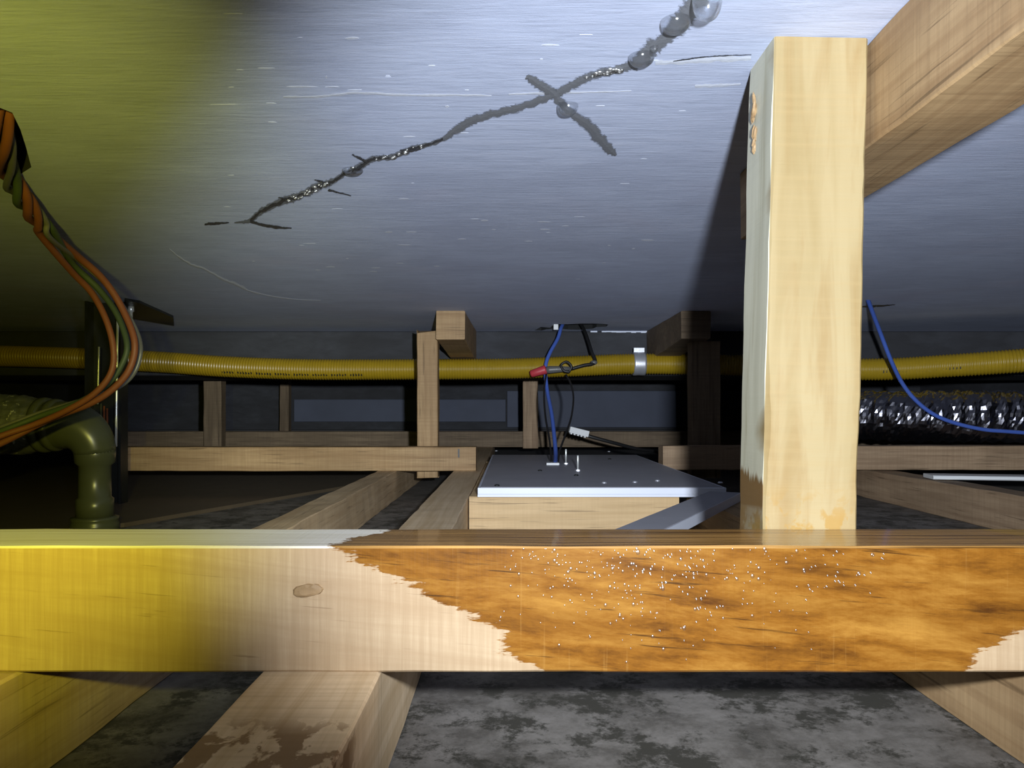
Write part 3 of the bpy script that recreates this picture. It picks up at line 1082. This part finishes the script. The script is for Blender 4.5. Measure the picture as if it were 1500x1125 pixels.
# ------------------------------------------------------------------ wiring over the panel
def wiring():
    g = ON(813, 681)
    w1 = tube('blue_wire', [W(828, 468, 1.63), W(822, 480, 1.60), W(817, 496, 1.585), W(806, 516, 1.565), W(800, 532, 1.555), W(799, 548, 1.55), W(802, 575, 1.53),
                            W(808, 606, 1.48), W(812, 640, 1.42), W(814, 665, 1.37), g], .0038, M['blue'])
    tag(w1, 'blue wire dropping from the ceiling hole to the metal panel', 'wire', 'blue wires')
    bpy.context.view_layer.update()
    bm = bmesh.new()
    p = W(815, 479, 1.592)
    add_box(bm, p + Vector((-.006, -.003, -.006)), p + Vector((.004, .003, .006)), .001)
    from_bm('connector', bm, M['whiteplastic'], w1)['label'] = 'white connector'
    # red cap splice lying across
    e = empty('wire_splice', W(800, 543, 1.545))
    tag(e, 'red capped wire splice taped black in front of the yellow hose', 'splice')
    a, b = W(777, 548, 1.542), W(800, 541, 1.538)
    x = (b - a)
    bm = bmesh.new()
    path = [a + x * t for t in (0, .08, .5, .92, 1)]
    rr = (.0055, .0075, .0082, .0092, .0088)
    sweep(bm, path, lambda i, an: rr[i], 14)
    from_bm('red_cap', bm, M['red'], e, True)
    a, b = W(800, 542, 1.538), W(835, 540, 1.536)
    path = [a + (b - a) * t for t in (0, .15, .6, 1)]
    rr2 = (.0068, .0076, .0062, .004)
    bm = bmesh.new()
    sweep(bm, path, lambda i, an: rr2[i], 12)
    from_bm('tape_sleeve', bm, M['greywire'], e, True)
    tube('loop', [W(833, 546, 1.535), W(837, 537, 1.535), W(830, 530, 1.533), W(822, 535, 1.532), W(826, 543, 1.53), W(834, 545, 1.53)], .0026, M['black'], e)
    bl = tube('black_wire', [W(848, 470, 1.63), W(856, 484, 1.60), W(862, 500, 1.58), W(867, 516, 1.56), W(872, 528, 1.55), W(868, 533, 1.545), W(856, 535, 1.542), W(838, 540, 1.54)], .0034, M['black'])
    tag(bl, 'black wire from the ceiling hole to the taped splice', 'wire', 'black wires')
    bpy.context.view_layer.update()
    p = W(870, 531, 1.548)
    bm = bmesh.new()
    bmesh.ops.create_icosphere(bm, subdivisions=2, radius=.0062, matrix=Matrix.Translation(p) @ Matrix.Diagonal((1.2, 1, .8, 1)))
    from_bm('taped_knot', bm, M['greywire'], bl, True)
    for pts, lab in (([W(829, 549, 1.535), W(836, 562, 1.52), W(840, 582, 1.50), W(837, 610, 1.46), W(829, 635, 1.41), W(820, 660, 1.37), ON(817, 680)],
                      'thin black wire bowing right from the splice down to the panel'),
                     ([W(800, 548, 1.545), W(797, 575, 1.52), W(799, 610, 1.47), W(805, 645, 1.41), ON(808, 679)], 'thin black wire close beside the blue wire down to the panel')):
        tag(tube('black_wire', pts, .0019, M['black'], seg=8), lab, 'wire', 'black wires')
    # white plug on black lead
    ld = tube('black_lead', [W(848, 634, 1.62), W(870, 641, 1.62), W(900, 649, 1.63), W(935, 658, 1.66), W(962, 662, 1.70), W(985, 676, 1.72)], .0038, M['black'])
    tag(ld, 'black lead behind the metal panel ending in a white plug', 'lead')
    bpy.context.view_layer.update()
    a, b = W(834, 629, 1.615), W(862, 636, 1.62)
    m = frame_of(a, b, (0, 0, 1))
    bm = bmesh.new()
    add_box(bm, (-.021, -.006, -.0065), (.021, .006, .0065), .001)
    for k in range(5):
        add_box(bm, (-.018 + k * .0075, -.0062, -.009), (-.0145 + k * .0075, .006, -.006))
    bmesh.ops.transform(bm, matrix=m, verts=bm.verts[:])
    from_bm('plug', bm, M['whiteplastic'], ld)['label'] = 'white plug'


wiring()


# ------------------------------------------------------------------ pipework at the left
def elbow_pipe():
    cx, cy = (139 - CX) / F, 1.0
    e = empty('elbow_pipe', (cx, cy, 0))
    tag(e, 'grey plastic elbow pipe rising from a round base behind the beam', 'pipe')
    bm = bmesh.new()
    zs = lambda py: CZ + (CY - py) / F
    lathe(bm, [(.027, 0.0), (.029, .001), (.029, .010), (.0275, .013), (.0285, .015), (.0285, .018), (.024, .0195)], Matrix.Translation((cx, cy, 0)), 36)
    from_bm('base_collar', bm, M['pvc'], e, True)
    bm = bmesh.new()
    lathe(bm, [(.0225, .018), (.0225, .042), (.0195, .0445), (.0190, .085), (.0235, .089), (.0245, .100), (.0245, .112)], Matrix.Translation((cx, cy, 0)), 36)
    from_bm('riser', bm, M['pvc'], e, True)
    path = []
    R = .036
    zc = .112
    for k in range(13):
        a = math.pi / 2 * k / 12
        path.append(Vector((cx - R + R * math.cos(a), cy - .004 * k / 12, zc - .010 + R * math.sin(a))))
    path += [path[-1] + Vector((-.012, 0, 0)), path[-1] + Vector((-.024, -.001, 0))]
    bm = bmesh.new()
    sweep(bm, path, lambda i, a: .0245 + .0062 * min(1, i / 10), 32)
    el = from_bm('elbow', bm, M['pvc'], e, True)
    end = path[-1]
    for k, (dx, r, w) in enumerate(((.012, .0335, .005), (-.002, .0352, .0055))):
        bm = bmesh.new()
        lathe(bm, [(.029, -w), (r, -w * .8), (r + .0006, 0), (r, w * .8), (.029, w)], Matrix.Translation(end + Vector((dx, 0, 0))) @ Matrix.Rotation(-math.pi / 2, 4, 'Y'), 36)
        from_bm('socket_ring', bm, M['pvc'], el, True)
    # tape-wrapped flexible duct
    dp = [end + Vector((-.004, 0, 0)), end + Vector((-.02, -.002, 0)), end + Vector((-.05, -.008, .001)), end + Vector((-.10, -.02, .006)), end + Vector((-.20, -.04, .010)), end + Vector((-.42, -.06, .010))]
    path = resample(smooth_path(dp, 10), .0025)

    def rad(i, a):
        r = .0325 + .006 * min(1, i / 9)
        if i > 3:
            r += .0003 * math.sin(i * .0025 / .011 * 2 * math.pi) + .0012 * mnoise.noise((i * .4, math.cos(a) * 4, math.sin(a) * 4))
        return r
    bm = bmesh.new()
    sweep(bm, path, rad, 40)
    o = recenter(from_bm('wrapped_duct', bm, M['pvc2'], None, True))
    tag(o, 'grey tape-wrapped duct leading to the elbow pipe', 'duct')


elbow_pipe()


def dark_column():
    d = 1.25
    x = (156 - CX) * d / F
    e = empty('black_riser', (x, d, 0))
    tag(e, 'black upright channel behind the elbow pipe reaching the ceiling', 'riser')
    bm = bmesh.new()
    add_box(bm, (x - .029, d - .012, .0005), (x - .025, d + .012, CEIL - .0004))
    add_box(bm, (x + .025, d - .012, .0005), (x + .029, d + .012, CEIL - .0004))
    add_box(bm, (x - .025, d + .008, .0005), (x + .025, d + .012, CEIL - .0004))
    from_bm('channel', bm, M['darksteel'], e)
    for k in range(3):
        bm = bmesh.new()
        xx = W(149 + 4.5 * k, 600, d - .004).x
        lathe(bm, [(.0016, .07), (.0016, CZ + .01 - .004 * k)], Matrix.Translation((xx, d - .006, 0)), 8)
        from_bm('thin_tube', bm, M[('pvc', 'orange', 'orange')[k]], e, True)
    # bright hanging rods
    r1 = tube('threaded_rod', [W(172.5, 464, 1.20), W(171, 560, 1.20), W(170, 654, 1.20)], .0019, M['chrome'], seg=10, sub=2)
    tag(r1, 'long bright steel rod before the black channel, left of the rail end', 'rod', 'hanging rods')
    r2 = tube('threaded_rod', [W(145, 508, 1.19), W(144, 550, 1.19), W(143, 592, 1.19)], .0013, M['chrome'], seg=10, sub=2)
    tag(r2, 'short bright steel rod before the black channel, above the elbow', 'rod', 'hanging rods')
    # sheet bracket hung from the ceiling
    b = empty('ceiling_bracket', C(215, 445))
    tag(b, 'dark bent sheet bracket under the ceiling beside the black channel', 'bracket')
    c = [C(183, 436, .0004), C(205, 440, .0004), C(254, 462, .0004), C(255, 474, .0004), C(186, 462, .0004)]
    bm = bmesh.new()
    lo = [bm.verts.new(p - Vector((0, 0, .004))) for p in c]
    hi = [bm.verts.new(p) for p in c]
    bm.faces.new(lo); bm.faces.new(hi)
    for k in range(5):
        bm.faces.new((lo[k], lo[(k + 1) % 5], hi[(k + 1) % 5], hi[k]))
    from_bm('plate', bm, M['darksteel'], b)
    p = C(192, 445, .004)
    bm = bmesh.new()
    lathe(bm, [(.0048, 0), (.0048, -.009), (.0026, -.010), (.0026, -.040)], Matrix.Translation(p), 12)
    from_bm('anchor_bolt', bm, M['chrome'], b, True)['label'] = 'bright anchor bolt'


dark_column()


# ------------------------------------------------------------------ twisted wires
def twisted_wires():
    core = [C(-12, 150, -.03), W(2, 190, .485), W(12, 255, .56), W(34, 292, .60), W(58, 325, .64), W(84, 365, .68)]
    cp = smooth_path(core, 10)
    fr = path_frames(cp)
    tails = {
        'orange1': [W(105, 398, .72), W(135, 430, .75), W(156, 470, .77), W(166, 510, .78), W(163, 545, .78), W(140, 575, .78), W(100, 600, .78), W(50, 622, .78), W(-10, 643, .77), W(-120, 690, .76)],
        'orange2': [W(112, 374, .72), W(150, 408, .75), W(178, 450, .77), W(197, 500, .79), W(190, 540, .79), W(165, 570, .79), W(130, 592, .79), W(70, 615, .79), W(0, 650, .78), W(-110, 700, .77)],
        'green': [W(106, 386, .725), W(145, 424, .755), W(172, 462, .78), W(186, 505, .80), W(178, 535, .80), W(158, 562, .80), W(118, 588, .80), W(60, 609, .80), W(0, 632, .79), W(-110, 672, .78)],
        'grey': [W(118, 384, .735), W(162, 424, .765), W(195, 475, .79), W(206, 510, .81), W(197, 545, .81), W(172, 568, .81), W(128, 584, .81), W(64, 603, .81), W(0, 626, .80), W(-110, 664, .79)],
    }
    rr = {'orange1': .0031, 'orange2': .0034, 'green': .0030, 'grey': .0024}
    labs = {'orange1': 'orange-brown wire on the inner side of the hanging loop', 'orange2': 'orange-brown wire on the outer side of the hanging loop',
            'green': 'green wire running between the two orange-brown wires of the loop', 'grey': 'thin grey wire outermost in the hanging loop'}
    for j, (k, tail) in enumerate(tails.items()):
        pts = []
        for i, (p, t, n, b) in enumerate(fr):
            f = i / (len(fr) - 1)
            a = f * 2 * math.pi * 1.9 + j * math.pi / 2
            rad = .0052
            pts.append(p + (n * math.cos(a) + b * math.sin(a)) * rad)
        path = smooth_path(pts[::4][:-1] + tail, 8)
        o = tube('hanging_wire', path, rr[k], M['orange' if 'orange' in k else ('green' if k == 'green' else 'greywire')], raw=True, seg=10)
        tag(o, labs[k], 'wire', 'twisted wires hanging at the left')


twisted_wires()


# ------------------------------------------------------------------ water drops under the crack
def drop(px, py, w, depth, label, lean=0.0):
    c = C(px, py)
    d = c.y
    r = w * d / F / 2
    bm = bmesh.new()
    n, seg = 14, 28
    prof = []
    for i in range(n + 1):
        t = i / n
        a = t * math.pi / 2
        rr = r * (math.cos(a) ** .65 if i < n else 0)
        prof.append((rr, -depth * math.sin(a)))
    rings = []
    for rr, zz in prof[:-1]:
        rings.append([bm.verts.new((rr * math.cos(2 * math.pi * k / seg), rr * 1.05 * math.sin(2 * math.pi * k / seg) + lean * zz, zz)) for k in range(seg)])
    tip = bm.verts.new((0, lean * prof[-1][1], prof[-1][1]))
    for r0, r1 in zip(rings, rings[1:]):
        for k in range(seg):
            bm.faces.new((r0[k], r0[(k + 1) % seg], r1[(k + 1) % seg], r1[k]))
    for k in range(seg):
        bm.faces.new((rings[-1][k], rings[-1][(k + 1) % seg], tip))
    o = from_bm('water_drop', bm, M['water'], None, True)
    o.location = (c.x, c.y, CEIL - .0009)
    tag(o, label, 'water drop', 'water drops hanging from the crack')


drop(1036, -8, 44, .0100, 'large bright water drop highest up on the ceiling crack')
drop(990, 28, 44, .0050, 'broad water drop second from the top end of the crack')
drop(940, 80, 38, .0046, 'water drop third from the top end of the crack, by the board joint')
drop(832, 152, 31, .0056, 'round water drop below the crossing of the stain marks')
drop(517, 247, 30, .0036, 'small water drop halfway down the thin lower crack')
drop(959, 66, 12, .0028, 'tiny water bead between the second and third drops of the crack')


def crack_beads():
    rnd = random.Random(12)
    bm = bmesh.new()
    pl = [(415, 294), (440, 286), (465, 273), (486, 266)], [(545, 233), (575, 229), (600, 218), (625, 212)], [(860, 113), (885, 105), (915, 98)]
    for seg in pl:
        for _ in range(26 if seg[0][0] < 500 else 14):
            i = rnd.randrange(len(seg) - 1)
            t = rnd.random()
            px = seg[i][0] * (1 - t) + seg[i + 1][0] * t + rnd.uniform(-3, 3)
            py = seg[i][1] * (1 - t) + seg[i + 1][1] * t + rnd.uniform(-4, 4)
            c = C(px, py, .0008)
            r = rnd.uniform(.0008, .0026)
            bmesh.ops.create_icosphere(bm, subdivisions=2, radius=1, matrix=Matrix.Translation(c) @ Matrix.Diagonal((r * 1.3, r, r * .6, 1)))
    o = from_bm('water_beads', bm, M['bead'], CEILOBJ, True)
    o['kind'] = 'stuff'


crack_beads()
